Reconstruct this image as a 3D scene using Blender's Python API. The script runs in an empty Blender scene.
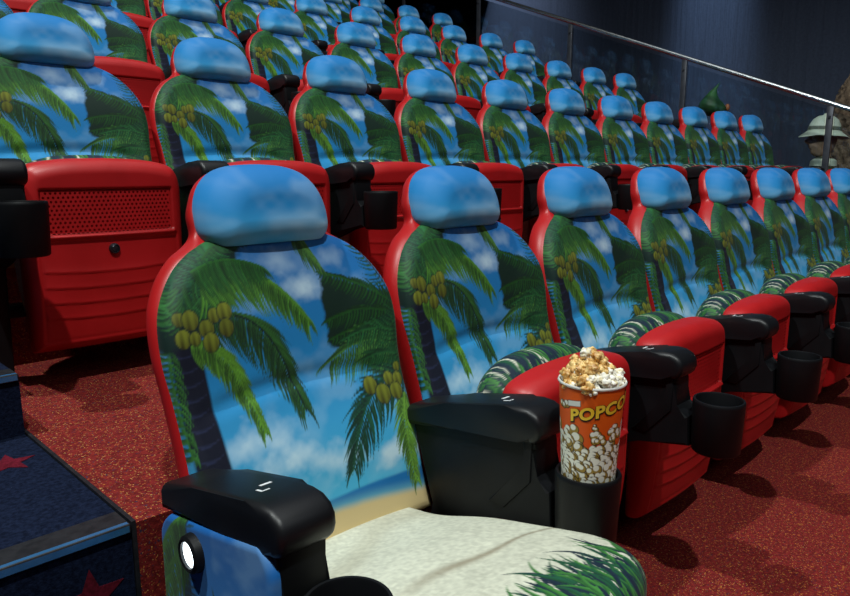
import bpy, bmesh, math, random
import numpy as np
from mathutils import Vector, Matrix

random.seed(4)
RNG = np.random.default_rng(7)
scene = bpy.context.scene
COL = scene.collection
PI = math.pi

# ------------------------------------------------------------------ helpers
def lin(c):
    c = np.asarray(c, float) / 255.0
    return np.where(c <= 0.04045, c / 12.92, ((c + 0.055) / 1.055) ** 2.4)

def tag(o, label=None, cat=None, group=None, kind=None):
    if label: o['label'] = label
    if cat: o['category'] = cat
    if group: o['group'] = group
    if kind: o['kind'] = kind
    return o

def empty(name, loc=(0, 0, 0), rz=0):
    o = bpy.data.objects.new(name, None)
    o.empty_display_size = 0.1
    COL.objects.link(o)
    o.location = loc
    o.rotation_euler = (0, 0, rz)
    return o

def link(name, me, mats, parent=None, loc=None):
    o = bpy.data.objects.new(name, me)
    COL.objects.link(o)
    if not isinstance(mats, (list, tuple)): mats = [mats]
    if len(me.materials) == 0:
        for m in mats: me.materials.append(m)
    if parent: o.parent = parent
    if loc: o.location = loc
    return o

def finish(bm, name, smooth=True, angle=35):
    bmesh.ops.recalc_face_normals(bm, faces=bm.faces[:])
    me = bpy.data.meshes.new(name)
    bm.to_mesh(me); bm.free()
    if smooth:
        me.polygons.foreach_set('use_smooth', [True] * len(me.polygons))
        me.set_sharp_from_angle(angle=math.radians(angle))
    return me

def bm_box(bm, lo, hi, bevel=0.0, seg=2, mat=0):
    r = bmesh.ops.create_cube(bm, size=1.0)
    vs = r['verts']
    for v in vs:
        v.co = Vector([lo[i] + (v.co[i] + 0.5) * (hi[i] - lo[i]) for i in range(3)])
    fs = list({f for v in vs for f in v.link_faces})
    for f in fs: f.material_index = mat
    if bevel > 0:
        es = list({e for v in vs for e in v.link_edges})
        bmesh.ops.bevel(bm, geom=es, offset=bevel, segments=seg, affect='EDGES', profile=0.5)

def bm_prism(bm, poly, axis, a, b, bevel=0.0, seg=2, mat=0):
    """extrude a 2-D polygon along an axis; poly is in the other two axes, in xyz order"""
    def P(p, t):
        if axis == 0: return (t, p[0], p[1])
        if axis == 1: return (p[0], t, p[1])
        return (p[0], p[1], t)
    va = [bm.verts.new(P(p, a)) for p in poly]
    vb = [bm.verts.new(P(p, b)) for p in poly]
    n = len(poly)
    fs = [bm.faces.new(va), bm.faces.new(vb)]
    for i in range(n):
        fs.append(bm.faces.new((va[i], va[(i + 1) % n], vb[(i + 1) % n], vb[i])))
    for f in fs: f.material_index = mat
    if bevel > 0:
        es = [e for f in fs[:2] for e in f.edges]
        bmesh.ops.bevel(bm, geom=list(set(es)), offset=bevel, segments=seg, affect='EDGES', profile=0.5)

def bm_lathe(bm, prof, n=40, c=(0, 0, 0), mat=0, close=True):
    rings = []
    for (r, z) in prof:
        if r < 1e-6:
            rings.append([bm.verts.new((c[0], c[1], c[2] + z))])
        else:
            rings.append([bm.verts.new((c[0] + r * math.cos(2 * PI * i / n), c[1] + r * math.sin(2 * PI * i / n), c[2] + z)) for i in range(n)])
    for A, B in zip(rings[:-1], rings[1:]):
        for i in range(n):
            j = (i + 1) % n
            if len(A) == 1 and len(B) == 1: continue
            if len(A) == 1: f = bm.faces.new((A[0], B[i], B[j]))
            elif len(B) == 1: f = bm.faces.new((A[i], A[j], B[0]))
            else: f = bm.faces.new((A[i], A[j], B[j], B[i]))
            f.material_index = mat

def bm_tube(bm, p, q, r, n=12, mat=0, r2=None):
    p = Vector(p); q = Vector(q); r2 = r if r2 is None else r2
    d = (q - p).normalized()
    u = d.orthogonal().normalized(); w = d.cross(u)
    A = [bm.verts.new(p + (u * math.cos(2 * PI * i / n) + w * math.sin(2 * PI * i / n)) * r) for i in range(n)]
    B = [bm.verts.new(q + (u * math.cos(2 * PI * i / n) + w * math.sin(2 * PI * i / n)) * r2) for i in range(n)]
    fs = [bm.faces.new(A), bm.faces.new(B)]
    for i in range(n):
        fs.append(bm.faces.new((A[i], A[(i + 1) % n], B[(i + 1) % n], B[i])))
    for f in fs: f.material_index = mat

# ------------------------------------------------------------------ numpy noise
_perm = RNG.random((256, 256))
def vnoise(x, y):
    xi = np.floor(x).astype(int); yi = np.floor(y).astype(int)
    fx = x - xi; fy = y - yi
    fx = fx * fx * (3 - 2 * fx); fy = fy * fy * (3 - 2 * fy)
    g = lambda a, b: _perm[a % 256, b % 256]
    return (g(xi, yi) * (1 - fx) + g(xi + 1, yi) * fx) * (1 - fy) + (g(xi, yi + 1) * (1 - fx) + g(xi + 1, yi + 1) * fx) * fy
def fbm(x, y, o=4):
    s = 0; a = 0.5; t = 0
    for i in range(o):
        s = s + a * vnoise(x * 2 ** i + 17.3 * i, y * 2 ** i + 9.1 * i); t += a; a *= 0.5
    return s / t
def sstep(a, b, x):
    t = np.clip((x - a) / (b - a), 0, 1)
    return t * t * (3 - 2 * t)

# ------------------------------------------------------------------ fabric print
class Print:
    """colours the points (x, z) of a printed fabric; everything in metres"""
    def __init__(self, x, z, base):
        self.x = x; self.z = z
        self.c = np.array(base, float) if np.ndim(base) == 2 else np.tile(np.array(base, float), (len(x), 1))
    def mix(self, idx, col, a):
        a = np.asarray(a)[:, None] if np.ndim(a) else a
        self.c[idx] = self.c[idx] * (1 - a) + col * a
    def over(self, col, a):
        self.c = self.c * (1 - a[:, None]) + np.asarray(col) * a[:, None]
    def blade(self, p, q, w, cd, cl, bend=0.0, soft=0.0014):
        """a tapering leaflet from p to q, half width w at the root"""
        p = np.array(p); q = np.array(q)
        lo = np.minimum(p, q) - w - abs(bend); hi = np.maximum(p, q) + w + abs(bend)
        idx = np.nonzero((self.x > lo[0]) & (self.x < hi[0]) & (self.z > lo[1]) & (self.z < hi[1]))[0]
        if len(idx) == 0: return
        d = q - p; L = np.hypot(*d)
        if L < 1e-6: return
        d = d / L; nrm = np.array([-d[1], d[0]])
        rx = self.x[idx] - p[0]; rz = self.z[idx] - p[1]
        s = (rx * d[0] + rz * d[1]) / L
        t = rx * nrm[0] + rz * nrm[1] - bend * 4 * s * (1 - s)
        ww = w * np.clip(1.05 - np.clip(s, 0, 1) ** 1.6, 0, 1) * np.clip(0.55 + s * 3, 0, 1)
        a = np.clip((ww - np.abs(t)) / soft + 0.5, 0, 1) * ((s > -0.02) & (s < 1.0))
        k = np.clip(0.5 + t / (2 * w + 1e-9), 0, 1)[:, None]
        col = cd * (1 - k) + cl * k
        self.mix(idx, col, a)
    def frond(self, P0, P1, P2, n, L, cd, cl, droop=0.6, w=0.0035, sides=(1, -1), ang=55, rib=None, rng=None):
        rng = rng or random
        P0, P1, P2 = map(np.array, (P0, P1, P2))
        for sgn in sides:
            for i in range(n):
                t = (i + 0.5) / n
                m = P0 * (1 - t) ** 2 + 2 * P1 * t * (1 - t) + P2 * t * t
                tg = 2 * (P1 - P0) * (1 - t) + 2 * (P2 - P1) * t
                tg = tg / (np.hypot(*tg) + 1e-9)
                a = math.radians(ang - 25 * t + rng.uniform(-6, 6)) * sgn
                d = np.array([tg[0] * math.cos(a) - tg[1] * math.sin(a), tg[0] * math.sin(a) + tg[1] * math.cos(a)])
                d = d + np.array([0, -droop]); d = d / (np.hypot(*d) + 1e-9)
                ln = L * (0.55 + 0.45 * math.sin(PI * min(1, t * 0.9 + 0.15))) * rng.uniform(0.8, 1.1)
                v = rng.uniform(0, 1)
                c1 = cd * (0.75 + 0.5 * v); c2 = cl * (0.55 + 0.6 * v)
                self.blade(m, m + d * ln, w * rng.uniform(0.8, 1.2), c1, c2, bend=0.08 * ln * sgn)
        # the midrib
        prev = P0
        for i in range(1, 13):
            t = i / 12
            m = P0 * (1 - t) ** 2 + 2 * P1 * t * (1 - t) + P2 * t * t
            rc = rib if rib is not None else cl * 0.8
            self.blade(prev, m + (m - prev) * 0.5, 0.0022, rc * 0.7, rc)
            prev = m
    def poly(self, pts, col, soft=0.012, rough=0.0):
        """soft-edged polygon"""
        pts = np.array(pts)
        x = self.x + rough * (fbm(self.x * 60, self.z * 60, 3) - 0.5)
        z = self.z + rough * (fbm(self.x * 60 + 50, self.z * 60, 3) - 0.5)
        inside = np.zeros(len(x), bool); dist = np.full(len(x), 9.0)
        n = len(pts)
        for i in range(n):
            a = pts[i]; b = pts[(i + 1) % n]
            cond = ((a[1] > z) != (b[1] > z))
            xi = (b[0] - a[0]) * (z - a[1]) / (b[1] - a[1] + 1e-12) + a[0]
            inside ^= cond & (x < xi)
            d = b - a
            s = np.clip(((x - a[0]) * d[0] + (z - a[1]) * d[1]) / (d @ d), 0, 1)
            dist = np.minimum(dist, np.hypot(x - a[0] - s * d[0], z - a[1] - s * d[1]))
        sd = np.where(inside, dist, -dist)
        a = np.clip(sd / soft + 0.5, 0, 1)
        self.over(col, a) if np.ndim(col) == 1 else self.mix(slice(None), col, a)
        return a
    def ball(self, cx, cz, r, cd, cl, dark):
        idx = np.nonzero((np.abs(self.x - cx) < r * 1.3) & (np.abs(self.z - cz) < r * 1.3))[0]
        if len(idx) == 0: return
        dx = self.x[idx] - cx; dz = self.z[idx] - cz
        d = np.hypot(dx, dz * 0.95)
        self.mix(idx, dark, np.clip((r * 1.12 - d) / 0.002, 0, 1) * 0.8)
        k = np.clip(0.6 + (dx * 0.3 + dz * 0.8) / r * 0.5 + 0.25 * np.sin(dx / r * 7), 0, 1)[:, None]
        self.mix(idx, cd * (1 - k) + cl * k, np.clip((r - d) / 0.002, 0, 1))

SKY_T = lin((20, 100, 172)); SKY_M = lin((30, 133, 198)); SKY_L = lin((72, 178, 222)); CLOUD = lin((205, 230, 244))
GD = lin((8, 40, 26)); GM = lin((30, 90, 32)); GL = lin((120, 168, 58)); GDD = lin((7, 27, 31)); NAVY = lin((12, 17, 38))
SAND = lin((206, 207, 188)); COD = lin((56, 54, 12)); COL_ = lin((116, 124, 36))

def sky(x, z, z0, z1, amount=1.0, seed=0.0, octs=4):
    t = np.clip((z - z0) / (z1 - z0), 0, 1)[:, None]
    c = np.where(t > 0.5, SKY_M + (SKY_T - SKY_M) * (t - 0.5) * 2, SKY_L + (SKY_M - SKY_L) * t * 2)
    n = fbm(x * 11 + 3.1 + seed, z * 15 + 8.2 + seed, octs)
    a = np.clip((n - 0.52) * 3.2, 0, 0.75) * amount
    return c * (1 - a[:, None]) + CLOUD * a[:, None]

def paint_back(x, z):
    r = random.Random(11)
    p = Print(x, z, sky(x, z, 0.46, 0.98, 0.2, 2.0))
    def puff(cx, cz, sx, sz, k):
        n = fbm(x * 28 + cx * 90, z * 34 + 5, 4)
        g = np.exp(-((x - cx) / sx) ** 2 - ((z - cz) / sz) ** 2)
        p.over(CLOUD, np.clip((g * 1.5 + (n - 0.5) * 1.4 - 0.35) * k, 0, 0.9) * (g > 0.03))
    for q in [(0.045, 0.875, .05, .028, .65), (-0.02, 0.935, .06, .025, .3), (0.13, 0.93, .04, .025, .3), (-0.15, 0.60, .09, .03, .55), (-0.07, 0.55, .07, .035, .7),
              (-0.17, 0.52, .06, .025, 1.0), (0.20, 0.50, .07, .03, .8), (0.05, 0.52, .08, .03, .6), (0.28, 0.50, .05, .03, .9)]: puff(*q)
    # sea and sand at the bottom
    nz = (fbm(x * 9, z * 3, 3) - 0.5) * 0.01
    a = sstep(0.452, 0.444, z + nz); p.over(lin((22, 110, 178)), a)
    a = sstep(0.436, 0.40, z + nz + (x - 0.2) * 0.10); p.over(lin((110, 180, 190)), a * 0.8)
    a = sstep(0.416, 0.395, z + nz + (x - 0.2) * 0.10); p.over(lin((206, 184, 134)), a)
    # right-hand group
    p.frond((0.31, 0.76), (0.262, 0.88), (0.185, 1.0), 26, 0.052, GD, lin((36, 92, 70)), 0.1, 0.0026, rng=r, ang=60, rib=NAVY)
    p.frond((0.30, 0.79), (0.275, 0.92), (0.225, 0.99), 16, 0.045, NAVY, lin((50, 120, 155)), 0.1, 0.002, rng=r, ang=60, rib=NAVY)
    p.poly([(0.094, 0.900), (0.078, 0.85), (0.082, 0.75), (0.11, 0.735), (0.20, 0.755), (0.29, 0.79), (0.33, 0.84), (0.25, 0.845), (0.17, 0.872)], lin((8, 38, 29)), 0.008, 0.015)
    for (P0, P1, P2, n, L, k) in [((0.30, 0.80), (0.20, 0.875), (0.092, 0.902), 26, 0.045, 1.1), ((0.29, 0.79), (0.18, 0.83), (0.085, 0.80), 24, 0.05, 0.95), ((0.29, 0.78), (0.20, 0.79), (0.090, 0.76), 22, 0.04, 0.95)]:
        p.frond(P0, P1, P2, n, L, GD * 0.6, GM * k, 0.75, 0.0034, rng=r)
    p.poly([(0.17, 0.745), (0.15, 0.70), (0.20, 0.665), (0.25, 0.63), (0.34, 0.61), (0.34, 0.80), (0.27, 0.80)], lin((10, 50, 36)), 0.012, 0.03)
    p.frond((0.31, 0.70), (0.20, 0.775), (0.080, 0.715), 34, 0.105, GD, lin((88, 150, 66)), 0.75, 0.0032, rng=r)
    p.frond((0.31, 0.72), (0.24, 0.79), (0.13, 0.755), 24, 0.06, GD, lin((44, 118, 62)), 0.6, 0.003, rng=r)
    p.frond((0.31, 0.66), (0.26, 0.73), (0.17, 0.70), 24, 0.07, GD, lin((40, 108, 58)), 0.6, 0.003, rng=r)
    p.frond((0.30, 0.66), (0.27, 0.75), (0.28, 0.82), 18, 0.06, GD * 0.8, lin((36, 92, 50)), 0.5, 0.003, rng=r)
    p.frond((0.285, 0.655), (0.14, 0.665), (0.075, 0.49), 36, 0.10, GDD, lin((30, 92, 62)), 0.55, 0.0032, rng=r)
    p.frond((0.262, 0.615), (0.225, 0.56), (0.248, 0.415), 30, 0.058, GD, lin((128, 186, 66)), 0.45, 0.0034, rng=r)
    p.frond((0.28, 0.62), (0.29, 0.57), (0.285, 0.50), 14, 0.05, GD, lin((90, 150, 60)), 0.5, 0.003, rng=r)
    for q in [(0.170, 0.645, .019), (0.226, 0.650, .015), (0.252, 0.646, .015), (0.200, 0.622, .021), (0.238, 0.622, .018), (0.258, 0.672, .011)]:
        p.ball(*q, COD, COL_, GDD)
    # left palm
    p.poly([(-0.285, 0.80), (-0.250, 0.845), (-0.225, 0.80), (-0.208, 0.56), (-0.19, 0.36), (-0.26, 0.36), (-0.275, 0.55)], NAVY, 0.006)
    for i in range(16):
        zz = 0.79 - i * 0.027
        xx = -0.262 + 0.0022 * i
        p.blade((xx - 0.02, zz - 0.004), (xx + 0.034, zz + 0.002), 0.003, lin((34, 42, 74)), lin((26, 32, 58)), bend=-0.006)
    p.frond((-0.285, 0.80), (-0.288, 0.72), (-0.275, 0.60), 16, 0.04, GD, lin((64, 128, 56)), 0.6, 0.003, rng=r)
    p.poly([(-0.32, 0.79), (-0.32, 0.90), (-0.22, 0.985), (-0.10, 1.01), (-0.078, 0.985), (-0.10, 0.95), (-0.12, 0.90), (-0.155, 0.855), (-0.22, 0.81)], lin((9, 38, 34)), 0.010, 0.025)
    for (P0, P1, P2, n, L, c) in [((-0.24, 0.85), (-0.20, 0.93), (-0.13, 0.985), 26, 0.06, (40, 112, 56)), ((-0.26, 0.84), (-0.27, 0.92), (-0.19, 0.97), 22, 0.055, (32, 92, 62)),
                                  ((-0.24, 0.85), (-0.20, 0.90), (-0.13, 0.90), 22, 0.05, (48, 112, 52)), ((-0.255, 0.84), (-0.285, 0.87), (-0.275, 0.92), 14, 0.045, (58, 128, 62))]:
        p.frond(P0, P1, P2, n, L, GD * 0.8, lin(c), 0.5, 0.003, rng=r)
    p.frond((-0.215, 0.838), (-0.06, 0.885), (-0.012, 0.635), 52, 0.105, GDD, lin((50, 104, 42)), 0.95, 0.0034, rng=r, rib=GDD)
    p.frond((-0.20, 0.90), (-0.08, 0.985), (0.036, 0.806), 54, 0.092, GD, lin((92, 156, 46)), 1.25, 0.0040, rng=r)
    p.frond((-0.21, 0.93), (-0.13, 0.965), (-0.05, 0.925), 30, 0.075, GD * 0.8, lin((44, 112, 40)), 1.4, 0.0036, rng=r)
    p.frond((-0.245, 0.80), (-0.155, 0.80), (-0.118, 0.615), 38, 0.062, GD, lin((110, 172, 52)), 0.8, 0.0036, rng=r)
    p.frond((-0.18, 0.95), (-0.12, 1.0), (-0.080, 0.975), 14, 0.03, GD, lin((34, 92, 38)), 1.0, 0.0032, rng=r)
    p.frond((0.045, 1.01), (0.058, 0.965), (0.095, 0.912), 22, 0.05, GD, lin((84, 138, 56)), 0.5, 0.003, sides=(1, -1), ang=38, rng=r)
    for q in [(-0.258, 0.850, .013), (-0.236, 0.846, .018), (-0.256, 0.815, .017), (-0.205, 0.826, .017), (-0.184, 0.848, .014), (-0.160, 0.852, .017), (-0.162, 0.822, .017), (-0.200, 0.800, .018), (-0.232, 0.812, .013)]:
        p.ball(*q, COD, COL_ * (0.7 + 0.45 * r.random()), GDD)
    return p.c

def paint_head(x, z):
    p = Print(x, z, sky(x, z, 0.93, 1.16, 0.22, 5.0, 3))
    n = fbm(x * 12, z * 18 + 4, 2)
    p.over(CLOUD, np.clip(sstep(1.05, 0.985, z) * (n - 0.42) * 1.3, 0, 0.35))
    return p.c

def paint_pan(x, s):
    r = random.Random(5)
    n = fbm(x * 150, s * 150, 3); m = fbm(x * 14, s * 14, 3)
    base = SAND[None, :] * (0.72 + 0.45 * n)[:, None] * (0.9 + 0.2 * m)[:, None]
    p = Print(x, s, base)
    a = np.exp(-(((s - 0.37) - x * 0.12 - 0.006 * np.sin(x * 30)) / (0.004 + 0.012 * sstep(0.2, -0.1, x))) ** 2) * sstep(-0.2, 0.0, x) * 0.65
    p.over(lin((112, 94, 66)), a)
    a = np.exp(-((s - 0.12 + 0.06 * np.sin(x * 12)) / 0.04) ** 2) * 0.3
    p.over(lin((150, 138, 108)), a)
    p.over(lin((9, 34, 34)), sstep(0.600, 0.625, s + 0.02 * np.sin(x * 60) - 0.03 * sstep(-0.1, -0.22, x)) * 0.95)
    for i in range(520):
        x0 = r.uniform(-0.22, 0.31); s0 = r.uniform(0.55, 0.74)
        ln = r.uniform(0.05, 0.12) * (0.6 + 0.4 * min(1, max(0, x0 + 0.2) * 3)); b = r.uniform(-0.5, 0.5)
        v = r.random()
        cd = lin((10, 26, 46)) if v < 0.45 else lin((14, 60, 34))
        cl = lin((18, 44, 60)) if v < 0.45 else (lin((70, 140, 60)) if v > 0.7 else lin((26, 88, 62)))
        p.blade((x0, s0), (x0 + math.sin(b) * ln, s0 - math.cos(b) * ln), 0.0055, cd, cl, bend=r.uniform(-.2, .2) * ln)
    return p.c

def paint_side(y, z):
    """printed end panel: y grows to the rear"""
    r = random.Random(9)
    p = Print(y, z, sky(y, z, 0.1, 0.66, 0.3, 9.0) * np.array([.6, .8, .95]))
    p.poly([(0.045, 0.05), (0.055, 0.7), (0.025, 0.7), (0.0, 0.05)], lin((22, 50, 66)), 0.004)
    for i in range(30):
        zz = 0.62 - i * 0.016
        p.blade((0.0, zz), (0.06, zz - 0.012), 0.003, lin((30, 84, 110)), lin((20, 44, 64)))
    p.frond((0.03, 0.62), (0.10, 0.60), (0.15, 0.40), 26, 0.12, GD, lin((70, 130, 50)), 1.6, 0.005, rng=r)
    p.frond((0.03, 0.55), (0.12, 0.50), (0.15, 0.20), 26, 0.12, GD * 0.8, lin((60, 120, 44)), 1.6, 0.005, rng=r)
    p.poly([(-0.13, 0.30), (-0.075, 0.47), (-0.03, 0.36), (0.03, 0.30), (0.12, 0.34), (0.14, 0.0), (-0.16, 0.0)], lin((14, 50, 30)), 0.006, 0.01)
    p.frond((-0.06, 0.12), (-0.07, 0.30), (-0.075, 0.46), 26, 0.09, GD, lin((40, 104, 48)), -0.4, 0.005, rng=r)
    return p.c

# ------------------------------------------------------------------ soft slabs
def catmull(pts, k=12):
    P = np.array(pts, float)
    P = np.vstack([2 * P[0] - P[1], P, 2 * P[-1] - P[-2]])
    out = []
    for i in range(1, len(P) - 2):
        for j in range(k):
            t = j / k
            a, b, c, d = P[i - 1], P[i], P[i + 1], P[i + 2]
            out.append(0.5 * (2 * b + (c - a) * t + (2 * a - 5 * b + 4 * c - d) * t * t + (3 * b - a - 3 * c + d) * t ** 3))
    out.append(P[-2])
    out = np.array(out)
    out[:, 0] = np.maximum(out[:, 0], 0)
    out[:, 1] = np.maximum.accumulate(out[:, 1])
    return out

def slab(name, half, nx, ns, dF, dB, RF, RB, place, paint=None, zshift=None, openbottom=False):
    """a soft plate whose outline is mirrored from `half` [(x, s)...bottom to top]; front depth dF(x,s), rear depth dB(x,s);
    edges rolled with radii RF, RB; place(x,s,d) -> xyz; paint(x,s) -> rgb"""
    cv = catmull(half)
    seg = np.hypot(np.diff(cv[:, 0]), np.diff(cv[:, 1])); L = np.concatenate([[0], np.cumsum(seg)])
    Lt = np.linspace(0, L[-1], ns)
    wx = np.interp(Lt, L, cv[:, 0]); ss = np.interp(Lt, L, cv[:, 1])
    wx[-1] = max(wx[-1], 0.0015); wx[0] = max(wx[0], 0.0015)
    u = np.linspace(-1, 1, nx)
    X = wx[:, None] * u[None, :]; S = np.repeat(ss[:, None], nx, 1)
    # distance to the outline
    bx = np.concatenate([cv[:, 0], -cv[::-1, 0]]); bs = np.concatenate([cv[:, 1], cv[::-1, 1]])
    if not openbottom:
        w0 = cv[0, 0]; k = np.linspace(-w0, w0, 60); bx = np.concatenate([bx, k]); bs = np.concatenate([bs, np.full(60, cv[0, 1])])
    xf = X.ravel(); sf = S.ravel()
    D = np.full(len(xf), 9.0)
    nb = len(bx)
    for i in range(nb):                                   # squared distance to every outline segment
        ax, as_ = bx[i], bs[i]; ex, es = bx[(i + 1) % nb] - ax, bs[(i + 1) % nb] - as_
        l2 = ex * ex + es * es
        if l2 < 1e-14 or (openbottom and i == nb - 1): continue
        t = np.clip(((xf - ax) * ex + (sf - as_) * es) / l2, 0, 1)
        np.minimum(D, (xf - ax - t * ex) ** 2 + (sf - as_ - t * es) ** 2, out=D)
    D = np.sqrt(D)
    Dg = D.reshape(ns, nx); Dg[0, :] = 0; Dg[-1, :] = 0; Dg[:, 0] = 0; Dg[:, -1] = 0; D = Dg.ravel()
    def roll(R): 
        q = np.clip(R - D, 0, R)
        return R - np.sqrt(np.maximum(R * R - q * q, 0))
    f = dF(xf, sf) + roll(RF); b = dB(xf, sf) - roll(RB)
    b = np.maximum(b, f + 0.0008)
    s2 = sf + (zshift(xf, sf) if zshift else 0)
    V = np.concatenate([np.stack(place(xf, s2, f), 1), np.stack(place(xf, s2, b), 1)])
    N = len(xf)
    I = np.arange(N).reshape(ns, nx)
    q1 = np.stack([I[:-1, :-1], I[:-1, 1:], I[1:, 1:], I[1:, :-1]], -1).reshape(-1, 4)
    q2 = (q1 + N)[:, ::-1]
    ring = np.concatenate([I[0, :], I[1:, -1], I[-1, -2::-1], I[-2:0:-1, 0]])
    nr = np.roll(ring, -1)
    q3 = np.stack([ring, ring + N, nr + N, nr], -1)
    F = np.concatenate([q1, q2, q3])
    me = bpy.data.meshes.new(name)
    me.from_pydata(V.tolist(), [], F.tolist())
    me.polygons.foreach_set('use_smooth', [True] * len(me.polygons))
    if paint is not None:
        c = paint(xf, sf); c = np.clip(np.concatenate([c, c]), 0, 1)
        at = me.color_attributes.new('print', 'FLOAT_COLOR', 'POINT')
        at.data.foreach_set('color', np.concatenate([c, np.ones((2 * N, 1))], 1).astype(np.float32).ravel())
    bm = bmesh.new(); bm.from_mesh(me)
    bmesh.ops.recalc_face_normals(bm, faces=bm.faces[:])
    bm.to_mesh(me); bm.free()
    return me

# ------------------------------------------------------------------ materials
def mat(name, col=(0.5, 0.5, 0.5), rough=0.5, metal=0.0, spec=0.5):
    m = bpy.data.materials.new(name); m.use_nodes = True
    b = m.node_tree.nodes['Principled BSDF']
    b.inputs['Base Color'].default_value = (*[float(v) for v in col], 1)
    b.inputs['Roughness'].default_value = rough
    b.inputs['Metallic'].default_value = metal
    b.inputs['Specular IOR Level'].default_value = spec
    return m, m.node_tree, b

def noise_bump(nt, b, scale, strength, dist=0.002, detail=4, coord='Object'):
    tc = nt.nodes.new('ShaderNodeTexCoord'); n = nt.nodes.new('ShaderNodeTexNoise'); bp = nt.nodes.new('ShaderNodeBump')
    n.inputs['Scale'].default_value = scale; n.inputs['Detail'].default_value = detail
    bp.inputs['Strength'].default_value = strength; bp.inputs['Distance'].default_value = dist
    nt.links.new(tc.outputs[coord], n.inputs['Vector']); nt.links.new(n.outputs['Fac'], bp.inputs['Height'])
    nt.links.new(bp.outputs['Normal'], b.inputs['Normal'])
    return tc, n

def noise_tint(nt, b, c1, c2, scale, lo=0.35, hi=0.65, detail=4):
    tc = nt.nodes.new('ShaderNodeTexCoord'); n = nt.nodes.new('ShaderNodeTexNoise'); r = nt.nodes.new('ShaderNodeValToRGB')
    n.inputs['Scale'].default_value = scale; n.inputs['Detail'].default_value = detail
    r.color_ramp.elements[0].position = lo; r.color_ramp.elements[1].position = hi
    r.color_ramp.elements[0].color = (*c1, 1); r.color_ramp.elements[1].color = (*c2, 1)
    nt.links.new(tc.outputs['Object'], n.inputs['Vector']); nt.links.new(n.outputs['Fac'], r.inputs['Fac'])
    nt.links.new(r.outputs['Color'], b.inputs['Base Color'])
    return r

RED, nt, b = mat('red_plastic', (0.44, 0.010, 0.012), 0.42, spec=0.5); noise_bump(nt, b, 900, 0.12, 0.0006)
noise_tint(nt, b, (0.41, 0.008, 0.009), (0.47, 0.010, 0.012), 9)
BLACK, nt, b = mat('black_plastic', (0.007, 0.008, 0.010), 0.48, spec=0.22); noise_bump(nt, b, 700, 0.15, 0.0006)
noise_tint(nt, b, (0.0035, 0.004, 0.005), (0.0055, 0.006, 0.0075), 12)
PAD, nt, b = mat('black_soft_vinyl', (0.012, 0.013, 0.017), 0.42, spec=0.4); noise_bump(nt, b, 500, 0.2, 0.0006)
noise_tint(nt, b, (0.0035, 0.004, 0.0055), (0.0055, 0.006, 0.008), 15)
WHITE_MARK, nt, b = mat('white_marking', (0.75, 0.78, 0.8), 0.5); noise_tint(nt, b, (0.65, 0.68, 0.7), (0.8, 0.82, 0.84), 200)
FAB, nt, b = mat('printed_fabric', (1, 1, 1), 0.62, spec=0.3)
vc = nt.nodes.new('ShaderNodeVertexColor'); vc.layer_name = 'print'
nt.links.new(vc.outputs['Color'], b.inputs['Base Color'])
b.inputs['Sheen Weight'].default_value = 0.05
noise_bump(nt, b, 420, 0.22, 0.0008)
METAL, nt, b = mat('dark_button_metal', (0.05, 0.055, 0.07), 0.3, 0.8); noise_tint(nt, b, (0.04, 0.045, 0.06), (0.08, 0.085, 0.1), 60)
STEEL, nt, b = mat('brushed_steel', (0.62, 0.66, 0.68), 0.27, 1.0); noise_tint(nt, b, (0.55, 0.6, 0.62), (0.7, 0.73, 0.75), 20)
POST, nt, b = mat('dark_post_metal', (0.06, 0.065, 0.08), 0.4, 0.6); noise_tint(nt, b, (0.05, 0.055, 0.07), (0.08, 0.085, 0.1), 15)
LENS, nt, b = mat('lit_lens', (0.9, 0.95, 1), 0.3)
b.inputs['Emission Color'].default_value = (0.80, 0.93, 1.0, 1); b.inputs['Emission Strength'].default_value = 5.0
# red speckled carpet
CARPET, nt, b = mat('speckled_red_carpet', (0.3, 0.02, 0.02), 0.95, spec=0.1)
N = nt.nodes; Lk = nt.links
tc = N.new('ShaderNodeTexCoord')
def ramp(p0, c0, p1, c1):
    r = N.new('ShaderNodeValToRGB'); e = r.color_ramp.elements
    e[0].position = p0; e[0].color = (*c0, 1); e[1].position = p1; e[1].color = (*c1, 1); return r
def cnoise(scale, detail=2, offset=0.0):
    mp = N.new('ShaderNodeMapping'); mp.inputs['Location'].default_value = (offset, offset * 1.7, offset * 0.3)
    n = N.new('ShaderNodeTexNoise'); n.inputs['Scale'].default_value = scale; n.inputs['Detail'].default_value = detail
    Lk.new(tc.outputs['Object'], mp.inputs['Vector']); Lk.new(mp.outputs['Vector'], n.inputs['Vector']); return n
n1 = cnoise(95, 3); r1 = ramp(0.35, (0.105, 0.010, 0.010), 0.62, (0.21, 0.020, 0.018)); Lk.new(n1.outputs['Fac'], r1.inputs['Fac'])
prevc = r1.outputs['Color']
for (sc, off, lo, hi, colr) in [(165, 3.0, 0.655, 0.70, (0.42, 0.13, 0.03)), (210, 8.0, 0.67, 0.71, (0.48, 0.25, 0.08)), (150, 13.0, 0.66, 0.70, (0.05, 0.025, 0.05)), (220, 21.0, 0.67, 0.70, (0.10, 0.012, 0.02))]:
    n = cnoise(sc, 1, off); r = ramp(lo, (0, 0, 0), hi, (1, 1, 1)); Lk.new(n.outputs['Fac'], r.inputs['Fac'])
    mx = N.new('ShaderNodeMix'); mx.data_type = 'RGBA'
    Lk.new(r.outputs['Color'], mx.inputs[0]); Lk.new(prevc, mx.inputs[6]); mx.inputs[7].default_value = (*colr, 1)
    prevc = mx.outputs[2]
Lk.new(prevc, b.inputs['Base Color'])
noise_bump(nt, b, 260, 0.5, 0.003)
NAVYC, nt, b = mat('navy_step_carpet', (0.01, 0.014, 0.04), 0.95, spec=0.1)
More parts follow.
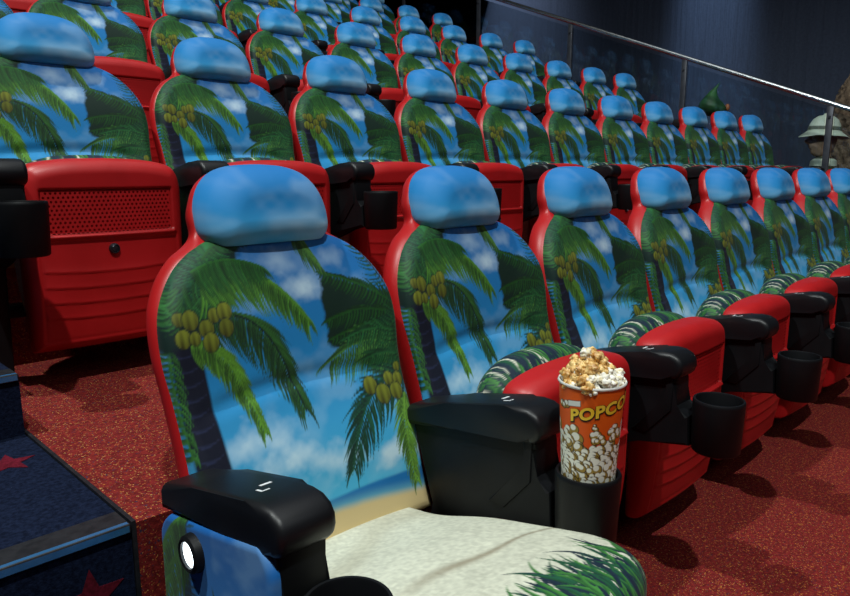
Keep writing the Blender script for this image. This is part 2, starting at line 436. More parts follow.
noise_tint(nt, b, (0.002, 0.0045, 0.015), (0.008, 0.014, 0.038), 130, 0.35, 0.68); noise_bump(nt, b, 300, 0.5, 0.003)
STAR, nt, b = mat('red_star_pile', (0.14, 0.008, 0.02), 0.95, spec=0.1); noise_tint(nt, b, (0.07, 0.004, 0.010), (0.13, 0.008, 0.02), 150)
NOSE, nt, b = mat('nosing_rubber', (0.012, 0.013, 0.016), 0.5); noise_tint(nt, b, (0.005, 0.006, 0.009), (0.014, 0.015, 0.019), 60)
BLUEEDGE, nt, b = mat('blue_metal_edge', (0.03, 0.10, 0.24), 0.25, 0.6); noise_tint(nt, b, (0.05, 0.22, 0.50), (0.08, 0.28, 0.60), 30)
# fabric wall: vertical folds
WALL, nt, b = mat('dark_wall_fabric', (0.02, 0.026, 0.045), 0.85, spec=0.2)
N = nt.nodes; Lk = nt.links
tcw = N.new('ShaderNodeTexCoord'); mpw = N.new('ShaderNodeMapping'); mpw.inputs['Scale'].default_value = (5, 5, 0.25)
nw = N.new('ShaderNodeTexNoise'); nw.inputs['Scale'].default_value = 2.4; nw.inputs['Detail'].default_value = 3
bw = N.new('ShaderNodeBump'); bw.inputs['Strength'].default_value = 0.5; bw.inputs['Distance'].default_value = 0.05
Lk.new(tcw.outputs['Object'], mpw.inputs['Vector']); Lk.new(mpw.outputs['Vector'], nw.inputs['Vector'])
Lk.new(nw.outputs['Fac'], bw.inputs['Height']); Lk.new(bw.outputs['Normal'], b.inputs['Normal'])
nf = N.new('ShaderNodeTexNoise'); nf.inputs['Scale'].default_value = 30; nf.inputs['Detail'].default_value = 4
rf = N.new('ShaderNodeValToRGB'); rf.color_ramp.elements[0].color = (0.022, 0.030, 0.050, 1); rf.color_ramp.elements[1].color = (0.045, 0.060, 0.096, 1)
Lk.new(tcw.outputs['Object'], nf.inputs['Vector']); Lk.new(nf.outputs['Fac'], rf.inputs['Fac']); Lk.new(rf.outputs['Color'], b.inputs['Base Color'])
CEIL, nt, b = mat('dark_ceiling', (0.02, 0.02, 0.025), 0.9); noise_tint(nt, b, (0.015, 0.015, 0.02), (0.025, 0.025, 0.03), 6)
# glass: a thin pane, mostly see-through, with fresnel reflections
GLASS = bpy.data.materials.new('rail_glass'); GLASS.use_nodes = True
nt = GLASS.node_tree; N = nt.nodes; Lk = nt.links
N.remove(N['Principled BSDF'])
tr = N.new('ShaderNodeBsdfTransparent'); tr.inputs['Color'].default_value = (0.86, 0.90, 0.92, 1)
gl = N.new('ShaderNodeBsdfGlossy'); gl.inputs['Roughness'].default_value = 0.03; gl.inputs['Color'].default_value = (0.34, 0.40, 0.44, 1)
fr = N.new('ShaderNodeFresnel'); fr.inputs['IOR'].default_value = 1.5
ngl = N.new('ShaderNodeTexNoise'); ngl.inputs['Scale'].default_value = 1.5
mx = N.new('ShaderNodeMixShader')
Lk.new(fr.outputs['Fac'], mx.inputs['Fac']); Lk.new(tr.outputs[0], mx.inputs[1]); Lk.new(gl.outputs[0], mx.inputs[2])
Lk.new(mx.outputs[0], N['Material Output'].inputs['Surface'])

# ------------------------------------------------------------------ the auditorium seat (built once, then copied)
# local frame: x across, y to the rear, z up, origin on the floor 1 m behind the camera line
PITCH = 0.60; X0 = 0.815; ROWY = 1.312; RISE = 0.488
def row_y(r): return 0.0 if r == 0 else 1.272 + ROWY * (r - 1)      # distance behind the front row
ARM = 0.292
KX = 0.968
def yb(z): return 0.105 + (z - 0.45) * 0.30
def back_front(x, z):
    return yb(z) - 0.012 * np.sin((z - 0.69) / 0.30 * PI) ** 2 * (np.abs(z - .69) < .3) + 0.010 * np.exp(-((z - 0.695 + 0.4 * (x * x)) / 0.018) ** 2) * np.exp(-(x / 0.22) ** 6) - 0.16 * x * x
back_half = [(0.292, 0.34), (0.286, 0.45), (0.281, 0.585), (0.287, 0.70), (0.292, 0.78), (0.284, 0.85), (0.257, 0.905), (0.217, 0.947), (0.165, 0.974), (0.09, 0.990), (0.0, 0.996)]
back_half = [(x * KX, z) for x, z in back_half]
pl_xz = lambda x, s, d: (x, d, s)
ME = {}
ME['backrest'] = slab('backrest', back_half, 230, 250, back_front, lambda x, z: yb(z) + 0.050 - 0.16 * x * x, 0.030, 0.008, pl_xz, lambda x, z: paint_back(x / KX, z))
head_half = [(0.0, 0.953), (0.10, 0.955), (0.130, 0.965), (0.147, 0.989), (0.150, 1.022), (0.144, 1.057), (0.126, 1.090), (0.096, 1.115), (0.053, 1.128), (0.0, 1.132)]
ME['headrest'] = slab('headrest', head_half, 70, 90, lambda x, z: 0.238 + (z - 1.05) * 0.2 + 0.5 * x * x, lambda x, z: yb(z) + 0.060, 0.062, 0.012, pl_xz, paint_head,
                      zshift=lambda x, z: 0.014 * (1 - (x / 0.165) ** 2) * sstep(1.06, 0.97, z))
shell_half = [(0.20, 0.30), (0.262, 0.335), (0.282, 0.45), (0.282, 0.585), (0.287, 0.70), (0.292, 0.78), (0.284, 0.85), (0.257, 0.905), (0.217, 0.947), (0.178, 0.970), (0.158, 0.990), (0.157, 1.025), (0.146, 1.054), (0.127, 1.086), (0.095, 1.110), (0.053, 1.123), (0.0, 1.127)]
shell_half = [(x * KX + 0.003, z) for x, z in shell_half[:-1]] + [(0.0, 1.127)]
ME['back_shell'] = slab('back_shell', shell_half, 60, 120, lambda x, z: yb(z) + 0.024 + 0.022 * sstep(0.965, 0.995, z) - 0.16 * x * x * sstep(1.0, 0.95, z), lambda x, z: yb(z) + 0.098 - 0.2 * x * x, 0.004, 0.03, pl_xz)
# folded pan: red shell (front), printed cushion (behind it)
pan_half = [(0.215, 0.105), (0.228, 0.118), (0.232, 0.25), (0.234, 0.40), (0.236, 0.52), (0.235, 0.580), (0.224, 0.622), (0.195, 0.648), (0.11, 0.663), (0.0, 0.667)]
def pan_front(x, z):
    y = -0.145 + 0.25 * x * x
    y = y + 0.025 * np.clip((0.34 - z) / 0.22, 0, 1) ** 1.5
    ax = np.abs(x)
    rec = sstep(0.192, 0.186, ax) * sstep(0.448, 0.452, z) * sstep(0.582, 0.574, z)
    y = y + 0.013 * rec
    y = y - 0.007 * np.exp(-((z - 0.444) / 0.006) ** 2) * sstep(0.2, 0.19, ax)          # lip under the grille
    y = y + 0.005 * sstep(0.205, 0.20, ax) * sstep(0.44, 0.43, z) * sstep(0.13, 0.14, z)  # sunk lower panel
    for z0 in (0.335, 0.290, 0.245, 0.200):
        zz = z - z0 - 0.25 * x * x
        y = y - 0.004 * np.clip(zz / 0.004 + 0.5, 0, 1) * np.exp(-np.clip(zz, 0, 1) / 0.016) * sstep(0.2, 0.19, ax)
    return y
ME['seat_pan'] = slab('seat_pan', pan_half, 120, 190, pan_front, lambda x, z: -0.045 + 0 * x, 0.045, 0.010, pl_xz)
cush_half = [(0.226, 0.0), (0.236, 0.06), (0.250, 0.20), (0.256, 0.34), (0.268, 0.45), (0.262, 0.53), (0.222, 0.595), (0.12, 0.628), (0.0, 0.634)]
ME['cushion_folded'] = slab('cushion_folded', [(0.215, 0.14), (0.228, 0.25), (0.232, 0.42), (0.222, 0.51), (0.187, 0.568), (0.102, 0.598), (0.0, 0.604)], 110, 150, lambda x, s: -0.046 + 0 * x, lambda x, s: 0.090 - 0.04 * (x / .25) ** 2, 0.060, 0.065,
                            lambda x, s, d: (x, d, s + 0.074), paint_pan)
# folded-down pan of the seat by the aisle
ME['cushion_open'] = slab('cushion_open', cush_half, 220, 250, lambda x, s: -0.018 * (1 - (x / .25) ** 2) + 0.02 * np.exp(-((s - 0.1) / .12) ** 2) + 0.035 * np.clip((s - .46) / .18, 0, 1) ** 2, lambda x, s: 0.115 + 0 * x, 0.045, 0.02,
                          lambda x, s, d: (x, 0.10 - s, 0.374 + 0.188 * s - d), paint_pan)
ME['pan_open'] = slab('pan_open', [(x * 0.94, s * 0.955 + 0.01) for x, s in cush_half], 50, 60, lambda x, s: 0.105 + 0 * x, lambda x, s: 0.185 - 0.06 * (s / .6), 0.004, 0.03,
                      lambda x, s, d: (x, 0.10 - s, 0.374 + 0.188 * s - d))
# perforated grille: a plate with real holes
def grille():
    bm = bmesh.new()
    x0, x1, z0, z1 = -0.186, 0.186, 0.454, 0.573
    nx, nz = 29, 10
    cw = (x1 - x0) / nx; ch = (z1 - z0) / nz
    for j in range(nz):
        off = 0.5 if j % 2 else 0.0
        for i in range(nx - (1 if off else 0)):
            ax = x0 + (i + off) * cw; az = z0 + j * ch
            cx = ax + cw / 2; cz = az + ch / 2
            sq = [(ax, az), (cx, az), (ax + cw, az), (ax + cw, cz), (ax + cw, az + ch), (cx, az + ch), (ax, az + ch), (ax, cz)]
            rr = min(cw, ch) * 0.29
            ho = [(cx + rr * math.cos(t), cz + rr * math.sin(t)) for t in [math.radians(a) for a in (225, 270, 315, 0, 45, 90, 135, 180)]]
            yy = lambda px: -0.1385 + 0.25 * px * px
            V1 = [bm.verts.new((p, yy(p), q)) for p, q in sq]; V2 = [bm.verts.new((p, yy(p), q)) for p, q in ho]
            for k in range(8):
                bm.faces.new((V1[k], V1[(k + 1) % 8], V2[(k + 1) % 8], V2[k]))
        if off:
            for (a, c) in ((x0, x0 + cw / 2), (x1 - cw / 2, x1)):
                bm.faces.new([bm.verts.new((p, -0.1385 + 0.25 * p * p, q)) for p, q in ((a, z0 + j * ch), (c, z0 + j * ch), (c, z0 + (j + 1) * ch), (a, z0 + (j + 1) * ch))])
    bmesh.ops.remove_doubles(bm, verts=bm.verts[:], dist=1e-5)
    return finish(bm, 'perforated_grille')
ME['perforated_grille'] = grille()
bm = bmesh.new()
bm_lathe(bm, [(0, 0.008), (0.008, 0.008), (0.0105, 0.006), (0.012, 0.009), (0.0145, 0.008), (0.016, 0.003), (0.016, -0.004)], 24)
bmesh.ops.rotate(bm, verts=bm.verts[:], matrix=Matrix.Rotation(PI / 2, 3, 'X'))
bmesh.ops.translate(bm, verts=bm.verts[:], vec=(0, -0.1405, 0.402))
ME['badge_button'] = finish(bm, 'badge_button')
# armrest body, pad, cup holder, marks, support leg (local x = 0 at the arm's centre)
bm = bmesh.new()
bm_prism(bm, [(-0.225, 0.635), (-0.235, 0.58), (-0.232, 0.52), (-0.27, 0.50), (-0.275, 0.425), (-0.14, 0.412), (-0.04, 0.365), (0.02, 0.34), (0.045, 0.35), (0.118, 0.635)], 0, -0.039, 0.039, 0.008, 2)
bm_prism(bm, [(-0.205, 0.615), (-0.212, 0.57), (-0.20, 0.53), (-0.12, 0.44), (-0.16, 0.435), (-0.225, 0.51), (-0.228, 0.60), (-0.222, 0.615)], 0, -0.043, 0.043, 0.003, 2)
def tilt(bm):
    for v in bm.verts: v.co.z -= 0.20 * (v.co.y + 0.23) * min(1, max(0, (v.co.z - 0.42) / 0.19))
tilt(bm); ME['armrest'] = finish(bm, 'armrest')
bm = bmesh.new()
prof = [(0.126, 0.612), (0.126, 0.650), (0.116, 0.660), (0.0, 0.669), (-0.16, 0.671), (-0.195, 0.669), (-0.220, 0.662), (-0.238, 0.650), (-0.248, 0.634), (-0.250, 0.616), (-0.245, 0.602), (-0.236, 0.594), (-0.224, 0.592), (-0.20, 0.608)]
bm_prism(bm, prof, 0, -0.0505, 0.0505, 0.013, 4)
tilt(bm); ME['arm_pad'] = finish(bm, 'arm_pad', True, 40)
bm = bmesh.new()
for (x, y, w, d) in [(0.012, -0.118, 0.020, 0.007), (-0.012, -0.140, 0.004, 0.016), (-0.006, -0.147, 0.014, 0.004)]:
    bm_box(bm, (x - w / 2, y - d / 2, 0.6702), (x + w / 2, y + d / 2, 0.6712))
tilt(bm); ME['seat_marker'] = finish(bm, 'seat_marker', False)
bm = bmesh.new()
bm_lathe(bm, [(0, 0.42), (0.055, 0.42), (0.0585, 0.424), (0.0625, 0.548), (0.0625, 0.552), (0.0605, 0.556), (0.0560, 0.556), (0.0545, 0.552), (0.0515, 0.436), (0, 0.436)], 48, (0, -0.33, 0))
ME['cup_holder'] = finish(bm, 'cup_holder', True, 50)
bm = bmesh.new()
bm_prism(bm, [(0.0, 0.0), (-0.03, 0.40), (0.06, 0.36), (0.13, 0.0)], 0, -0.030, 0.030, 0.006)
ME['support_leg'] = finish(bm, 'support_leg')
bm = bmesh.new()
bm_box(bm, (-0.28, 0.02, 0.20), (0.28, 0.06, 0.24), 0.006)
ME['cross_beam'] = finish(bm, 'cross_beam')
# printed end panel with its aisle light (stands on the aisle side of the end arm, facing -x)
end_half_y = None
def end_panel():
    ny, nz = 120, 200
    y0, y1, z0, z1 = -0.232, 0.13, 0.04, 0.612
    Y = np.linspace(y0, y1, ny); Z = np.linspace(z0, z1, nz)
    YY, ZZ = np.meshgrid(Y, Z)
    R = 0.06
    # rounded upper corners
    lim = np.clip(ZZ - (z1 - R), 0, R)
    ins = R - np.sqrt(np.maximum(R * R - lim * lim, 0))
    c = (y0 + y1) / 2; hw = (y1 - y0) / 2
    YY = c + (YY - c) * (hw - ins) / hw
    e = np.minimum(np.minimum(YY - (y0 + ins), (y1 - ins) - YY), np.minimum(ZZ - z0, z1 - ZZ)); e = np.clip(e, 0, 0.016)
    XX = -0.054 + 0.016 - np.sqrt(np.maximum(0.016 ** 2 - (0.016 - e) ** 2, 0))
    V1 = np.stack([XX.ravel(), YY.ravel(), ZZ.ravel()], 1)
    zz = V1[:, 2]; V1[:, 2] = zz - 0.20 * (V1[:, 1] + 0.23) * np.clip((zz - 0.3) / 0.3, 0, 1)
    V2 = V1.copy(); V2[:, 0] = -0.0342
    n = ny * nz; I = np.arange(n).reshape(nz, ny)
    q1 = np.stack([I[:-1, :-1], I[:-1, 1:], I[1:, 1:], I[1:, :-1]], -1).reshape(-1, 4)
    ring = np.concatenate([I[0, :], I[1:, -1], I[-1, -2::-1], I[-2:0:-1, 0]]); nr = np.roll(ring, -1)
    F = np.concatenate([q1, (q1 + n)[:, ::-1], np.stack([ring, ring + n, nr + n, nr], -1)])
    me = bpy.data.meshes.new('end_panel'); me.from_pydata(V1.tolist() + V2.tolist(), [], F.tolist())
    me.polygons.foreach_set('use_smooth', [True] * len(me.polygons))
    cc = np.clip(paint_side(YY.ravel(), ZZ.ravel()), 0, 1); cc = np.concatenate([cc, cc])
    at = me.color_attributes.new('print', 'FLOAT_COLOR', 'POINT')
    at.data.foreach_set('color', np.concatenate([cc, np.ones((2 * n, 1))], 1).astype(np.float32).ravel())
    b2 = bmesh.new(); b2.from_mesh(me); bmesh.ops.recalc_face_normals(b2, faces=b2.faces[:]); b2.to_mesh(me); b2.free()
    return me
ME['end_panel'] = end_panel()
def disc_x(prof, n=32):
    bm = bmesh.new(); bm_lathe(bm, prof, n)
    bmesh.ops.rotate(bm, verts=bm.verts[:], matrix=Matrix.Rotation(-PI / 2, 3, 'Y'))
    bmesh.ops.translate(bm, verts=bm.verts[:], vec=(-0.054, -0.005, 0.515))
    return bm
ME['aisle_light'] = finish(disc_x([(0.022, 0.004), (0.022, 0.014), (0.026, 0.016), (0.031, 0.012), (0.033, 0.0)]), 'aisle_light')
ME['light_lens'] = finish(disc_x([(0, 0.0125), (0.015, 0.012), (0.0218, 0.0095), (0.0218, 0.002)]), 'light_lens')

def part(name, me, m, parent, loc=None):
    return link(name, me, m, parent, loc)

def make_arm(seat, sx):
    a = part('armrest', ME['armrest'], BLACK, seat, (sx, 0, 0))
    part('arm_pad', ME['arm_pad'], PAD, a)['label'] = 'soft black top pad of the armrest'
    part('cup_holder', ME['cup_holder'], BLACK, a)
    part('seat_marker', ME['seat_marker'], WHITE_MARK, a)['label'] = 'small white marks on the arm pad'
    return a

def make_seat(loc, folded=True, end=False):
    s = empty('cinema_seat', loc)
    part('back_shell', ME['back_shell'], RED, s)['label'] = 'red moulded plastic back shell'
    part('backrest', ME['backrest'], FAB, s)['label'] = 'backrest cushion printed with palms, sky and beach'
    part('headrest', ME['headrest'], FAB, s)['label'] = 'sky blue headrest with soft clouds'
    if folded:
        pn = part('seat_pan', ME['seat_pan'], RED, s); pn['label'] = 'red underside of the tipped-up pan'
        part('perforated_grille', ME['perforated_grille'], RED, pn)
        part('badge_button', ME['badge_button'], METAL, pn)
        part('cushion', ME['cushion_folded'], FAB, s)['label'] = 'cushion with grass and sand print'
    else:
        part('seat_pan', ME['pan_open'], RED, s)['label'] = 'red shell under the cushion'
        part('cushion', ME['cushion_open'], FAB, s)['label'] = 'cushion with pale sand and grass print'
    part('cross_beam', ME['cross_beam'], BLACK, s)
    make_arm(s, ARM)
    part('support_leg', ME['support_leg'], BLACK, s, (ARM, 0, 0))
    if end:
        a = make_arm(s, -ARM)
        part('support_leg', ME['support_leg'], BLACK, s, (-ARM, 0, 0))
        if folded: return s
        part('end_panel', ME['end_panel'], FAB, a)['label'] = 'outer side panel with palm print'
        al = part('aisle_light', ME['aisle_light'], BLACK, s, (-ARM, 0, 0)); al['label'] = 'round white aisle lamp in a black bezel'
        part('light_lens', ME['light_lens'], LENS, al)
    return s

def copy_tree(o, parent=None):
    c = o.copy(); COL.objects.link(c)
    if parent: c.parent = parent
    for ch in list(o.children): copy_tree(ch, c)
    return c

NUM = ['first', 'second', 'third', 'fourth', 'fifth', 'sixth', 'seventh', 'eighth', 'ninth', 'tenth', 'eleventh']
ROWN = ['front', 'second', 'third', 'fourth', 'fifth', 'sixth', 'seventh', 'eighth', 'ninth']
def seat_loc(r, k): return (X0 + PITCH * k, 1.0 + row_y(r), RISE * r)
proto_folded = None; proto_end = None
START = [0, 0, 0, 1, 3, 6]
STOP = [9, 11, 11, 11, 11, 11]
for r in range(6):
    for k in range(START[r], STOP[r]):
        if r == 0 and k == 0:
            s = make_seat(seat_loc(0, 0), folded=False, end=True)
            lab = 'front-row palm-print seat beside the aisle steps, its sand cushion folded down'
        else:
            if k == 0:
                s = make_seat(seat_loc(r, k), True, True)
            elif proto_folded is None:
                s = proto_folded = make_seat(seat_loc(r, k))
            else:
                s = copy_tree(proto_folded); s.location = seat_loc(r, k)
            if r <= 1:
                lab = f'palm-print seat with tipped-up red pan, {NUM[k]} from the aisle steps in the {ROWN[r]} row'
            elif r < 5:
                lab = f'blue-topped palm-print seat, {NUM[10 - k]} from the glass railing in the {ROWN[r]} row from the front'
            else:
                lab = f'distant palm-print seat, {NUM[10 - k]} from the glass railing in the topmost row'
        tag(s, lab, 'seat', f'palm-print seats in the {ROWN[r]} row')

# ------------------------------------------------------------------ the stepped floor and room shell
XL, XR = 0.462, 7.30
bm = bmesh.new()
bm_box(bm, (-4, -9, -0.3), (11.2, 1.21, 0.0))
bm_box(bm, (XR + 0.02, 1.21, -0.3), (11.2, 14, 0.0))
for r in range(1, 9):
    ya = 1.21 + ROWY * (r - 1); ybk = 1.21 + ROWY * r if r < 8 else 14.0
    bm_box(bm, (XL, ya, -0.3), (XR + 0.02, ybk, RISE * r))
fl = link('floor', finish(bm, 'floor', False), CARPET); tag(fl, 'red speckled carpet on the stepped seating floor', 'floor', kind='structure')
def slabstruct(name, lo, hi, m, label, cat):
    bm = bmesh.new(); bm_box(bm, lo, hi)
    tag(link(name, finish(bm, name, False), m), label, cat, kind='structure')
slabstruct('wall_right', (10.6, -9, 0), (10.8, 14, 9), WALL, 'dark navy fabric-covered side wall', 'wall')
slabstruct('wall_left', (-4.2, -9, 0), (-4.0, 14, 9), WALL, 'dark side wall left of the aisle', 'wall')
slabstruct('wall_back', (-4, 13.8, 0), (10.6, 14.0, 9), WALL, 'dark rear wall behind the top row', 'wall')
slabstruct('wall_front', (-4, -9.2, 0), (10.6, -9.0, 9), WALL, 'dark wall on the screen side', 'wall')
slabstruct('ceiling', (-4.2, -9.2, 9), (10.8, 14, 9.2), CEIL, 'dark auditorium ceiling', 'ceiling')

# black edging along the terrace beside the steps
bm = bmesh.new()
for r in range(1, 8):
    ya = 1.21 + ROWY * (r - 1)
    bm_box(bm, (XL - 0.009, ya - 0.003, RISE * r - 0.20), (XL - 0.001, ya + ROWY, RISE * r + 0.006))
tag(link('trim_1', finish(bm, 'trim_1', False), NOSE), 'black edging strip between steps and red carpet', 'trim', kind='structure')

# ------------------------------------------------------------------ aisle steps
st = empty('aisle_steps', (-0.35, 0.5, 0))
tag(st, 'navy carpeted aisle steps with red stars and blue metal edges', 'stairs')
def star(bm, cx, cy, z, R, rot, vertical=False):
    pts = []
    for i in range(10):
        a = rot + i * PI / 5; rr = R if i % 2 == 0 else R * 0.42
        pts.append((cx + rr * math.cos(a), cy + rr * math.sin(a)))
    vs = []
    for h in (0.0, 0.0015):
        vs.append([bm.verts.new((p[0], z - h, p[1]) if vertical else (p[0], p[1], z + h)) for p in pts])
    f = bm.faces.new(vs[1]); f.material_index = 1
    for i in range(10):
        f = bm.faces.new((vs[0][i], vs[0][(i + 1) % 10], vs[1][(i + 1) % 10], vs[1][i])); f.material_index = 1
levels = []
for r in range(0, 7):
    ya = 1.21 + ROWY * (r - 1); z = RISE * r
    levels += [(ya, ya + 0.62, z), (ya + 0.62, ya + 0.955, z + 0.150), (ya + 0.955, ya + ROWY, z + 0.325)]
o0 = Vector(st.location)
for (a, c, z) in levels:
    if z <= 0.01 or z > 2.2: continue
    bm = bmesh.new()
    bm_box(bm, (-1.15, a, max(-0.0, z - 0.5)), (XL - 0.010, c + (0.3 if c - a < 0.5 else 0.0), z))
    if abs(z - RISE) < 0.01:
        star(bm, 0.372, 1.665, z, 0.058, 0.15); star(bm, -0.10, 1.50, z, 0.058, 0.9); star(bm, -0.6, 1.66, z, 0.058, 0.5)
        star(bm, 0.375, 0.372, a, 0.060, 1.57, True); star(bm, -0.15, 0.39, a, 0.058, 0.4, True)
    elif c - a > 0.5:
        for q in (0.2, -0.25, -0.7): star(bm, q, a + 0.36, z, 0.062, q * 3)
    sp = link('step', finish(bm, 'step', False), [NAVYC, STAR], st); sp.location = -o0
    bm = bmesh.new()
    bm_box(bm, (-1.15, a - 0.001, z - 0.004), (XL - 0.012, a + 0.062, z + 0.004), 0.001, 1)
    bm_box(bm, (-1.15, a - 0.008, z - 0.013), (XL - 0.012, a + 0.007, z + 0.0055), 0.003, 2, 1)
    npart = link('step_nosing', finish(bm, 'step_nosing', False), [NOSE, BLUEEDGE], st); npart.location = -o0
    npart['label'] = 'black anti-slip nosing with a blue metal edge'

# ------------------------------------------------------------------ glass railing on the far side
xr = 7.34
def rail_z(y): return 1.722 + 0.388 * (y - 2.08)
POSTS = [0.65 + 1.43 * i for i in range(0, 9)]
rl = empty('glass_railing', (xr, 0.65, 0)); tag(rl, 'glass railing with steel handrail beside the dark far wall', 'railing')
ro = -Vector(rl.location)
bm = bmesh.new(); bm_tube(bm, (xr, 0.5, rail_z(0.5)), (xr, POSTS[-1] + 0.2, rail_z(POSTS[-1] + 0.2)), 0.024, 16)
link('handrail', finish(bm, 'handrail'), STEEL, rl, ro)['label'] = 'bright steel handrail'
for i, y in enumerate(POSTS):
    zt = rail_z(y); row = max(0, math.floor((y - 1.21) / ROWY) + 1); zf = RISE * row
    bm = bmesh.new()
    bm_box(bm, (xr - 0.012, y - 0.028, zf if y > 1.21 else 0.0), (xr + 0.012, y + 0.028, zt - 0.02), 0.003)
    bm_tube(bm, (xr - 0.03, y, zt - 0.12), (xr + 0.03, y, zt - 0.12), 0.012, 10)
    link('rail_post', finish(bm, 'rail_post'), POST, rl, ro)
    if i + 1 < len(POSTS):
        y2 = POSTS[i + 1]
        ga, gb = y + 0.04, y2 - 0.04
        bm = bmesh.new()
        zb = lambda q: rail_z(q) - 1.12
        bm_prism(bm, [(ga, zb(ga)), (gb, zb(gb)), (gb, rail_z(gb) - 0.06), (ga, rail_z(ga) - 0.06)], 0, xr - 0.005, xr + 0.005)
        link('glass_panel', finish(bm, 'glass_panel', False), GLASS, rl, ro)

# ------------------------------------------------------------------ popcorn bucket
cupx, cupy, cupz = X0 + ARM, 0.67, 0.4375
CUPH = 0.297; RB_, RT_ = 0.0445, 0.0605
def cup_r(h): return RB_ + (RT_ - RB_) * h / CUPH
cup = empty('popcorn_cup', (cupx, cupy, cupz)); tag(cup, 'orange paper popcorn cup standing in the front armrest cup holder', 'cup')
CUPM, nt, b = mat('printed_paper', (1, 1, 1), 0.45, spec=0.4)
vc = nt.nodes.new('ShaderNodeVertexColor'); vc.layer_name = 'print'; nt.links.new(vc.outputs['Color'], b.inputs['Base Color']); noise_bump(nt, b, 200, 0.05, 0.0005)
PAPER, nt, b = mat('white_paper', (0.8, 0.8, 0.76), 0.5); noise_tint(nt, b, (0.76, 0.76, 0.72), (0.84, 0.84, 0.8), 40)
YEL, nt, b = mat('yellow_ink', (0.85, 0.55, 0.03), 0.45); noise_tint(nt, b, (0.80, 0.48, 0.02), (0.88, 0.60, 0.05), 40)
INK, nt, b = mat('dark_ink', (0.03, 0.015, 0.008), 0.5); noise_tint(nt, b, (0.025, 0.012, 0.006), (0.04, 0.02, 0.01), 40)
ANG0 = math.atan2(-cupy, -cupx)          # the side turned to the front aisle
def cup_mesh():
    na, nh = 420, 300
    A = np.linspace(0, 2 * PI, na, endpoint=False); Hh = np.linspace(0, CUPH, nh)
    AA, HH = np.meshgrid(A, Hh)
    a = AA.ravel(); h = HH.ravel(); r = cup_r(h)
    da = (a - ANG0 + PI) % (2 * PI) - PI
    u = da * 0.055                      # metres round the cup
    t = h / CUPH
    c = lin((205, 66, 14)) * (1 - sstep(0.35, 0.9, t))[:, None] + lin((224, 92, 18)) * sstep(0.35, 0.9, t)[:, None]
    p = Print(u, h, c)
    rr = random.Random(21)
    W = PI * 0.055
    spots = []
    for i in range(250):
        hh = 0.100 + rr.random() * 0.118
        if hh > 0.182 and rr.random() < 0.86: continue
        spots.append((rr.uniform(-W, W), hh, rr.uniform(0.010, 0.0155)))
    spots.sort(key=lambda q: -q[1])
    spots += [(-0.052, 0.262, 0.009), (0.010, 0.226, 0.005), (-0.058, 0.255, 0.007), (0.05, 0.216, 0.010), (0.042, 0.208, 0.010), (0.055, 0.205, 0.010), (0.012, 0.205, 0.009), (0.020, 0.199, 0.008)]
    for (cx, ch, s) in spots:
        n = rr.randint(3, 5); lob = []
        for j in range(n):
            q = rr.uniform(0, 2 * PI); lob.append((cx + math.cos(q) * s * 0.75, ch + math.sin(q) * s * 0.75, s * rr.uniform(0.5, 0.8)))
        idx = np.nonzero((np.abs(u - cx) < s * 2.2) & (np.abs(h - ch) < s * 2.2))[0]
        if len(idx) == 0: continue
        d = np.full(len(idx), 9.0); dl = np.full(len(idx), 9.0)
        for (lx, lh, lr) in lob: 
            d = np.minimum(d, np.hypot(u[idx] - lx, h[idx] - lh) - lr)
            dl = np.minimum(dl, np.hypot(u[idx] - lx + lr * .3, h[idx] - lh - lr * .38) - lr * .72)
        p.mix(idx, lin((46, 26, 10)), np.clip((0.0016 - d) / 0.0008, 0, 1))
        p.mix(idx, lin((156, 128, 52)), np.clip(-d / 0.0008, 0, 1))
        p.mix(idx, lin((236, 236, 224)), np.clip(-dl / 0.0010, 0, 1))
    # illegible white badge over the lettering
    d = np.maximum(np.abs(u + 0.030 ) - 0.0125, np.abs(h - 0.2665 - (u + 0.03) * 0.15) - 0.0055)
    p.over(lin((60, 34, 12)), np.clip((0.0010 - d) / 0.001, 0, 1)); p.over(lin((225, 228, 222)), np.clip(-d / 0.001, 0, 1))
    x = r * np.cos(a); y = r * np.sin(a)
    V = np.stack([x, y, h], 1); n = len(V); I = np.arange(n).reshape(nh, na)
    J = np.roll(I, -1, 1)
    q1 = np.stack([I[:-1], J[:-1], J[1:], I[1:]], -1).reshape(-1, 4)
    me = bpy.data.meshes.new('cup_body'); me.from_pydata(V.tolist(), [], q1.tolist() + [I[0][::-1].tolist()])
    me.polygons.foreach_set('use_smooth', [True] * len(me.polygons))
    at = me.color_attributes.new('print', 'FLOAT_COLOR', 'POINT')
    at.data.foreach_set('color', np.concatenate([np.clip(p.c, 0, 1), np.ones((n, 1))], 1).astype(np.float32).ravel())
    return me
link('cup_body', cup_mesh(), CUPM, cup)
bm = bmesh.new()
bm_lathe(bm, [(RT_ - 0.0005, CUPH - 0.003), (RT_ + 0.0022, CUPH - 0.001), (RT_ + 0.0028, CUPH + 0.0015), (RT_ + 0.0012, CUPH + 0.0038), (RT_ - 0.0008, CUPH + 0.003), (RT_ - 0.0016, CUPH), (RT_ - 0.006, CUPH - 0.10), (0, CUPH - 0.10)], 64)
link('cup_rim', finish(bm, 'cup_rim', True, 60), PAPER, cup)['label'] = 'white rolled rim of the paper cup'
